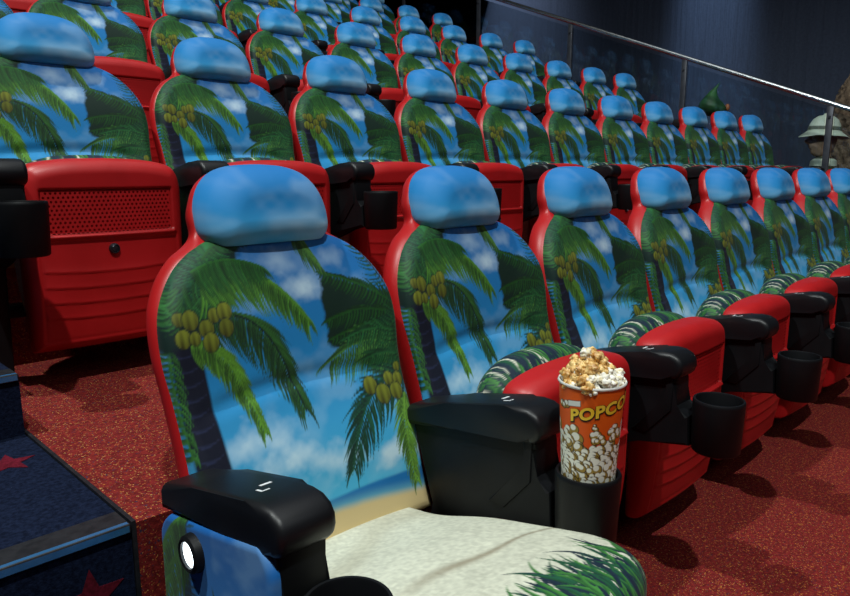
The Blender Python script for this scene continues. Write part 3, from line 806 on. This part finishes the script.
def wrap_text(txt, size, off, rad, dx=0.0, dz=0.0):
    cu = bpy.data.curves.new('lettering', 'FONT'); cu.body = txt; cu.size = size; cu.offset = off; cu.resolution_u = 4
    cu.space_character = 1.08
    ob = bpy.data.objects.new('lettering_tmp', cu); COL.objects.link(ob)
    dg = bpy.context.evaluated_depsgraph_get()
    me = bpy.data.meshes.new_from_object(ob.evaluated_get(dg))
    bpy.data.objects.remove(ob)
    bm = bmesh.new(); bm.from_mesh(me)
    bmesh.ops.triangulate(bm, faces=bm.faces[:])
    for _ in range(2): bmesh.ops.subdivide_edges(bm, edges=[e for e in bm.edges if e.calc_length() > 0.004], cuts=1, use_grid_fill=False)
    bmesh.ops.triangulate(bm, faces=bm.faces[:])
    for v in bm.verts:
        x = v.co.x - 0.040 + dx
        x = x * 0.86 - 0.002
        z = 0.232 + dz + v.co.y * 0.86 + (x + 0.04) * 0.26
        ang = ANG0 + x / 0.0555
        rr = cup_r(z) + rad
        v.co = Vector((rr * math.cos(ang), rr * math.sin(ang), z))
    for f in bm.faces: 
        f.normal_update()
        c = f.calc_center_median()
        if f.normal.x * c.x + f.normal.y * c.y < 0: f.normal_flip()
    m2 = bpy.data.meshes.new('lettering'); bm.to_mesh(m2); bm.free()
    return m2
link('lettering', wrap_text('POPCORN', 0.036, 0.0014, 0.0016), YEL, cup)['label'] = 'yellow POPCORN lettering'
link('lettering_outline', wrap_text('POPCORN', 0.036, 0.0032, 0.0008, 0.0008, -0.0016), INK, cup)['label'] = 'dark outline of the lettering'

# popcorn pieces
PW, nt, b = mat('popped_white', (0.8, 0.75, 0.6), 0.7); noise_tint(nt, b, (0.70, 0.60, 0.36), (0.90, 0.87, 0.78), 90, 0.36, 0.55); b.inputs['Subsurface Weight'].default_value = 0.0
PCM, nt, b = mat('popped_caramel', (0.55, 0.28, 0.07), 0.4); noise_tint(nt, b, (0.42, 0.17, 0.02), (0.86, 0.60, 0.24), 90, 0.36, 0.58)
def popcorn(seed):
    r = random.Random(seed); bm = bmesh.new()
    for i in range(r.randint(4, 7)):
        d = Vector((r.gauss(0, 1), r.gauss(0, 1), r.gauss(0, 0.8))).normalized() * r.uniform(0.003, 0.0075)
        rr = r.uniform(0.0042, 0.0078)
        res = bmesh.ops.create_icosphere(bm, subdivisions=3, radius=rr)
        for v in res['verts']:
            n = v.co.normalized()
            v.co = v.co * (1 + 0.26 * math.sin(n.x * 5 + i * 2) * math.cos(n.y * 4 - i) + 0.12 * math.sin(n.z * 9 + n.x * 6 + i)) + d
    return finish(bm, 'popcorn_piece', True, 80)
PM = [popcorn(i) for i in range(5)]
pw = [m.copy() for m in PM]
for m in PM: m.materials.append(PCM)
for m in pw: m.materials.append(PW)
rp = random.Random(3)
zt = cupz + CUPH
layers = [(0.046, 16, -0.001), (0.034, 12, 0.004), (0.018, 6, 0.006), (0.046, 14, 0.012), (0.032, 11, 0.018), (0.014, 5, 0.022), (0.034, 8, 0.028), (0.018, 6, 0.034), (0.012, 3, 0.046)]
for (R, n, dz) in layers:
    for i in range(n):
        a = 2 * PI * i / n + rp.uniform(-0.2, 0.2) + R * 40
        rad = R + rp.uniform(-0.004, 0.004)
        # caramel pieces mostly on the left and on the top right, white ones in the middle, as seen from the front aisle
        side = math.cos(a - (ANG0 - PI / 2)); 
        caramel = (rp.random() < (0.85 if (side > 0.45 or (dz > 0.027 and side < 0.3)) else 0.18))
        k = rp.randrange(5)
        o = bpy.data.objects.new('popcorn_piece', (PM if caramel else pw)[k]); COL.objects.link(o)
        o.location = (cupx + rad * math.cos(a), cupy + rad * math.sin(a), zt + dz + rp.uniform(-0.003, 0.003))
        o.rotation_euler = (rp.uniform(0, 6), rp.uniform(0, 6), rp.uniform(0, 6))
        q = rp.uniform(1.0, 1.35); o.scale = (q, q, q)
        if caramel: tag(o, 'golden brown caramel popcorn piece heaped on the orange cup', 'popcorn', 'caramel popcorn pieces on the cup')
        else: tag(o, 'creamy white popcorn piece heaped on the orange cup', 'popcorn', 'white popcorn pieces on the cup')

# ------------------------------------------------------------------ decorations beyond the railing
SKIN, nt, b = mat('tan_painted_face', (0.3, 0.2, 0.13), 0.6); noise_tint(nt, b, (0.28, 0.19, 0.12), (0.36, 0.25, 0.17), 20)
OLIVE, nt, b = mat('olive_cloth', (0.05, 0.055, 0.025), 0.85); noise_tint(nt, b, (0.04, 0.045, 0.02), (0.065, 0.07, 0.03), 40)
HELM, nt, b = mat('pale_helmet', (0.55, 0.62, 0.50), 0.5); noise_tint(nt, b, (0.48, 0.56, 0.44), (0.60, 0.67, 0.55), 12)
BAND, nt, b = mat('dark_hat_band', (0.10, 0.12, 0.09), 0.7); noise_tint(nt, b, (0.08, 0.10, 0.07), (0.14, 0.16, 0.12), 30)

def skin_mesh(name, verts, edges, radii, sub=2):
    me = bpy.data.meshes.new(name); me.from_pydata(verts, edges, [])
    o = bpy.data.objects.new(name, me); COL.objects.link(o)
    o.modifiers.new('sk', 'SKIN'); o.modifiers.new('sub', 'SUBSURF').levels = sub
    for i, r in enumerate(radii):
        v = me.skin_vertices[0].data[i]; v.radius = (r, r) if not isinstance(r, tuple) else r
    me.skin_vertices[0].data[0].use_root = True
    dg = bpy.context.evaluated_depsgraph_get()
    out = bpy.data.meshes.new_from_object(o.evaluated_get(dg))
    bpy.data.objects.remove(o)
    out.polygons.foreach_set('use_smooth', [True] * len(out.polygons))
    return out

def statue(loc, rz, s):
    root = empty('explorer_statue', loc, rz)
    tag(root, 'stout explorer statue in a pale pith helmet behind the glass railing', 'statue')
    # local: faces +x
    V = [(0, 0, 0.62), (0, 0, 0.80), (0, 0, 1.00), (0.02, 0, 1.12), (0.03, 0, 1.22),
         (0, 0.17, 1.0), (0.03, 0.27, 0.82), (0.14, 0.26, 0.66), (0, -0.17, 1.0), (0.03, -0.27, 0.82), (0.14, -0.26, 0.66),
         (0, 0.10, 0.55), (0, 0.11, 0.30), (0, 0.11, 0.06), (0.12, 0.12, 0.04), (0, -0.10, 0.55), (0, -0.11, 0.30), (0, -0.11, 0.06), (0.12, -0.12, 0.04)]
    E_ = [(0, 1), (1, 2), (2, 3), (3, 4), (2, 5), (5, 6), (6, 7), (2, 8), (8, 9), (9, 10), (0, 11), (11, 12), (12, 13), (13, 14), (0, 15), (15, 16), (16, 17), (17, 18)]
    Rr = [0.17, 0.17, 0.15, 0.075, 0.07, 0.09, 0.06, 0.05, 0.09, 0.06, 0.05, 0.10, 0.085, 0.06, 0.05, 0.10, 0.085, 0.06, 0.05]
    body = link('body', skin_mesh('statue_body', V, E_, Rr), OLIVE, root)
    for sy in (1, -1):
        for f in range(5):
            px = 0.15; py = sy * 0.26 + (f - 2) * 0.018
        fv = [(0.14, sy * 0.26, 0.66), (0.18, sy * 0.26, 0.61)]; fe = [(0, 1)]; fr_ = [0.035, 0.03]
        for f in range(4):
            i = len(fv); y = sy * 0.26 + (f - 1.5) * 0.02
            fv += [(0.205, y, 0.57 + 0.004 * f), (0.205, y, 0.535 + 0.004 * f), (0.19, y, 0.51 + 0.004 * f)]; fe += [(1, i), (i, i + 1), (i + 1, i + 2)]; fr_ += [0.011, 0.010, 0.008]
        i = len(fv); fv += [(0.20, sy * 0.215, 0.60), (0.22, sy * 0.20, 0.575)]; fe += [(1, i), (i, i + 1)]; fr_ += [0.013, 0.010]
        link('hand', skin_mesh('hand', fv, fe, fr_), SKIN, root)
    # head
    bm = bmesh.new()
    bmesh.ops.create_uvsphere(bm, u_segments=40, v_segments=30, radius=1.0)
    for v in bm.verts:
        x, y, z = v.co
        X = x * 0.130; Y = y * 0.104; Z = z * 0.170
        if z < 0: Y *= 1 + 0.22 * z; X *= 1 + 0.10 * z
        if x > 0:
            X += 0.050 * math.exp(-((y / 0.20) ** 2) - ((z + 0.08) / 0.16) ** 2)      # nose
            X += 0.020 * math.exp(-((y / 0.5) ** 2) - ((z + 0.78) / 0.18) ** 2)       # chin
            X += 0.014 * math.exp(-((y / 0.35) ** 2) - ((z + 0.42) / 0.06) ** 2)      # lips
            X += 0.012 * math.exp(-((abs(y) - 0.35) / 0.25) ** 2 - ((z - 0.28) / 0.10) ** 2)  # brow
            X -= 0.014 * math.exp(-((abs(y) - 0.36) / 0.16) ** 2 - ((z - 0.08) / 0.10) ** 2)  # eye sockets
        v.co = (X + 0.03, Y, Z + 1.36)
    for sy in (1, -1):
        r_ = bmesh.ops.create_uvsphere(bm, u_segments=12, v_segments=8, radius=1.0)
        for v in r_['verts']: v.co = (v.co.x * 0.030 + 0.02, v.co.y * 0.014 + sy * 0.101, v.co.z * 0.045 + 1.36)
    head = link('head', finish(bm, 'head', True, 80), SKIN, root)
    EYE, nt, b = mat('painted_eye', (0.6, 0.6, 0.55), 0.3); noise_tint(nt, b, (0.55, 0.55, 0.5), (0.65, 0.65, 0.6), 30)
    for sy in (1, -1):
        bm = bmesh.new(); r_ = bmesh.ops.create_uvsphere(bm, u_segments=14, v_segments=10, radius=0.018)
        for v in r_['verts']: v.co += Vector((0.136, sy * 0.038, 1.375))
        link('eye', finish(bm, 'eye', True, 80), EYE, head)
    # helmet
    bm = bmesh.new()
    bm_lathe(bm, [(0.0, 0.175), (0.02, 0.175), (0.03, 0.166), (0.03, 0.158), (0.075, 0.150), (0.12, 0.118), (0.148, 0.07), (0.158, 0.015), (0.175, -0.002), (0.235, -0.035), (0.24, -0.042), (0.232, -0.043), (0.17, -0.012), (0.15, -0.005), (0.0, -0.005)], 44)
    for v in bm.verts:
        v.co.x *= 0.95; v.co.y *= 0.78
        if v.co.z < 0.01 and abs(v.co.x) > 0.14: v.co.z -= 0.02 * (abs(v.co.x) - 0.14) / 0.1
    bmesh.ops.rotate(bm, verts=bm.verts[:], matrix=Matrix.Rotation(math.radians(-3), 3, 'Y'))
    bmesh.ops.translate(bm, verts=bm.verts[:], vec=(0.02, 0, 1.435))
    hm = link('pith_helmet', finish(bm, 'pith_helmet', True, 50), HELM, root); hm['label'] = 'pale green-white pith helmet'
    bm = bmesh.new(); bm_lathe(bm, [(0.1555, 0.018), (0.163, 0.018), (0.158, 0.05), (0.153, 0.05)], 44)
    for v in bm.verts: v.co.x *= 0.95; v.co.y *= 0.78
    bmesh.ops.rotate(bm, verts=bm.verts[:], matrix=Matrix.Rotation(math.radians(-3), 3, 'Y'))
    bmesh.ops.translate(bm, verts=bm.verts[:], vec=(0.02, 0, 1.435))
    link('hat_band', finish(bm, 'hat_band'), BAND, hm)
    bm = bmesh.new(); bm_lathe(bm, [(0.085, 1.12), (0.12, 1.11), (0.115, 1.16), (0.09, 1.18)], 24)
    link('collar', finish(bm, 'collar'), HELM, root)
    root.scale = (s, s, s)
    return root
statue((8.05, 2.30, 0), math.radians(135), 1.045)

# shaggy brown column
bm = bmesh.new()
rc = random.Random(8)
n, m = 72, 90; rings = []
for j in range(m):
    z = 2.26 * j / (m - 1); rr = 0.36 - 0.03 * (z / 2.05)
    if z > 1.60: rr *= math.sqrt(max(0.02, 1 - ((z - 1.60) / 0.67) ** 2))
    rings.append([bm.verts.new(((rr + 0.022 * math.sin(i * 1.7 + j * 0.9) + rc.uniform(-0.016, 0.016)) * math.cos(2 * PI * i / n), (rr + 0.022 * math.cos(i * 2.3 - j * 0.7) + rc.uniform(-0.016, 0.016)) * math.sin(2 * PI * i / n), z)) for i in range(n)])
for j in range(m - 1):
    for i in range(n): bm.faces.new((rings[j][i], rings[j][(i + 1) % n], rings[j + 1][(i + 1) % n], rings[j + 1][i]))
bm.faces.new(rings[0][::-1]); bm.faces.new(rings[-1])
SHAG, nt, b = mat('shaggy_brown', (0.10, 0.065, 0.04), 0.95); noise_tint(nt, b, (0.07, 0.045, 0.028), (0.20, 0.145, 0.095), 14, 0.35, 0.7); noise_bump(nt, b, 40, 0.8, 0.03)
o = link('shaggy_column', finish(bm, 'shaggy_column', True, 80), SHAG, None, (9.26, 2.27, 0)); tag(o, 'rough shaggy brown column behind the end of the handrail', 'column')

# green bud ornament
bm = bmesh.new()
BUD, nt, b = mat('green_bud', (0.03, 0.14, 0.05), 0.5); noise_tint(nt, b, (0.012, 0.06, 0.022), (0.04, 0.15, 0.04), 8)
prof = [(0.0, 0.0), (0.05, 0.01), (0.11, 0.06), (0.13, 0.12), (0.118, 0.18), (0.085, 0.24), (0.055, 0.30), (0.03, 0.36), (0.014, 0.42), (0.0, 0.47)]
bm_lathe(bm, prof, 28)
for v in bm.verts:
    z = v.co.z; k = max(0, z - 0.12)
    v.co.x += -0.045 * math.sin(PI * min(1, z / 0.40)) + 1.3 * max(0, z - 0.35) ** 1.5 - 0.03
    v.co.z = z * 0.80
    v.co.x += 0.035 * math.exp(-((z - 0.12) / 0.07) ** 2) * (1 if v.co.x > 0 else 0)
me = finish(bm, 'bud', True, 80)
root = empty('bud_ornament', (7.95, 3.40, 0), math.radians(-44.9)); tag(root, 'green pointed bud-shaped ornament with a curled tip behind the second row', 'ornament')
link('bud', me, BUD, root, (0, 0, 1.70))
bm = bmesh.new(); bm_tube(bm, (0, 0, 0.02), (0, 0, 1.73), 0.035, 14, 0, 0.03); bm_lathe(bm, [(0, 0), (0.16, 0), (0.16, 0.03), (0.04, 0.05), (0, 0.05)], 28)
link('stem', finish(bm, 'stem'), BUD, root)
ORNG, nt, b = mat('orange_tip', (0.35, 0.12, 0.05), 0.5); noise_tint(nt, b, (0.3, 0.1, 0.04), (0.4, 0.15, 0.06), 20)
bm = bmesh.new(); r_ = bmesh.ops.create_uvsphere(bm, u_segments=16, v_segments=12, radius=0.035)
for v in r_['verts']: v.co = Vector((v.co.x * 0.7 + 0.118, v.co.y, v.co.z * 1.2 + 1.80))
link('bud_knob', finish(bm, 'bud_knob', True, 80), ORNG, root)['label'] = 'orange knob on the side of the bud'

# ------------------------------------------------------------------ lights
def point_at(o, target):
    d = Vector(target) - o.location
    o.rotation_euler = d.to_track_quat('-Z', 'Y').to_euler()
def spot(name, loc, target, power, size, blend=0.4, radius=0.12, col=(1, 1, 1)):
    l = bpy.data.lights.new(name, 'SPOT'); l.energy = power; l.spot_size = math.radians(size); l.spot_blend = blend; l.shadow_soft_size = radius; l.color = col
    o = bpy.data.objects.new(name, l); COL.objects.link(o); o.location = loc; point_at(o, target); return o
def area(name, loc, target, power, sx, sy, col=(1, 1, 1)):
    l = bpy.data.lights.new(name, 'AREA'); l.shape = 'RECTANGLE'; l.size = sx; l.size_y = sy; l.energy = power; l.color = col
    o = bpy.data.objects.new(name, l); COL.objects.link(o); o.location = loc; point_at(o, target); return o
spot('downlight', (-2.3, 2.4, 8.8), (3.0, 2.5, 0.5), 1900, 75, 0.5, 0.10, (0.94, 1.0, 0.97))
spot('downlight', (-1.2, -2.2, 8.8), (3.0, 3.0, 0.5), 1900, 75, 0.5, 0.10, (0.94, 1.0, 0.97))
area('ambient_fill', (3.0, 1.5, 8.9), (3.0, 1.5, 0), 150, 8, 8, (0.93, 0.97, 1.0))  # added overhead fill for general ambient light, not a fixture of the hall
area('ambient_fill', (3.0, -6.0, 7.5), (3.5, 3.0, 1.0), 75, 8, 3, (0.9, 0.96, 1.0))  # added fill from the screen side, gives the seat fronts ambient light
spot('wall_wash', (9.9, 4.75, 8.8), (10.6, 4.7, 3.0), 9000, 16, 1.0, 0.2, (0.55, 0.75, 1.0))
spot('wall_wash', (9.6, 1.2, 8.8), (10.6, 1.6, 3.0), 200, 34, 1.0, 0.2, (0.7, 0.8, 1.0))  # added spot, lightens the near part of the side wall
spot('wall_wash', (8.6, 8.8, 8.8), (10.6, 9.4, 4.5), 5000, 60, 1.0, 0.3, (0.75, 0.85, 1.0))  # added broad spot, lifts the dark rear part of the side wall
spot('wall_wash', (8.0, 11.5, 8.8), (9.8, 13.8, 5.0), 1500, 75, 1.0, 0.3, (0.85, 0.88, 1.0))  # added spot, lifts the otherwise unlit back wall
w = bpy.data.worlds.new('dark_hall'); scene.world = w; w.use_nodes = True
w.node_tree.nodes['Background'].inputs[0].default_value = (0.02, 0.022, 0.03, 1); w.node_tree.nodes['Background'].inputs[1].default_value = 0.3

# ------------------------------------------------------------------ camera
cd = bpy.data.cameras.new('camera'); cam = bpy.data.objects.new('camera', cd); COL.objects.link(cam)
cd.sensor_width = 36; cd.lens = 701 * 36 / 850; cd.clip_start = 0.02
cam.location = (0, 0, 1.12)
cam.rotation_euler = (PI / 2 - math.atan(128 / 701), 0, math.radians(45.1 - 90))
scene.camera = cam
vs = scene.view_settings
vs.view_transform = 'Standard'; vs.look = 'None'; vs.gamma = 1.0; vs.use_curve_mapping = False; vs.exposure = 0.0
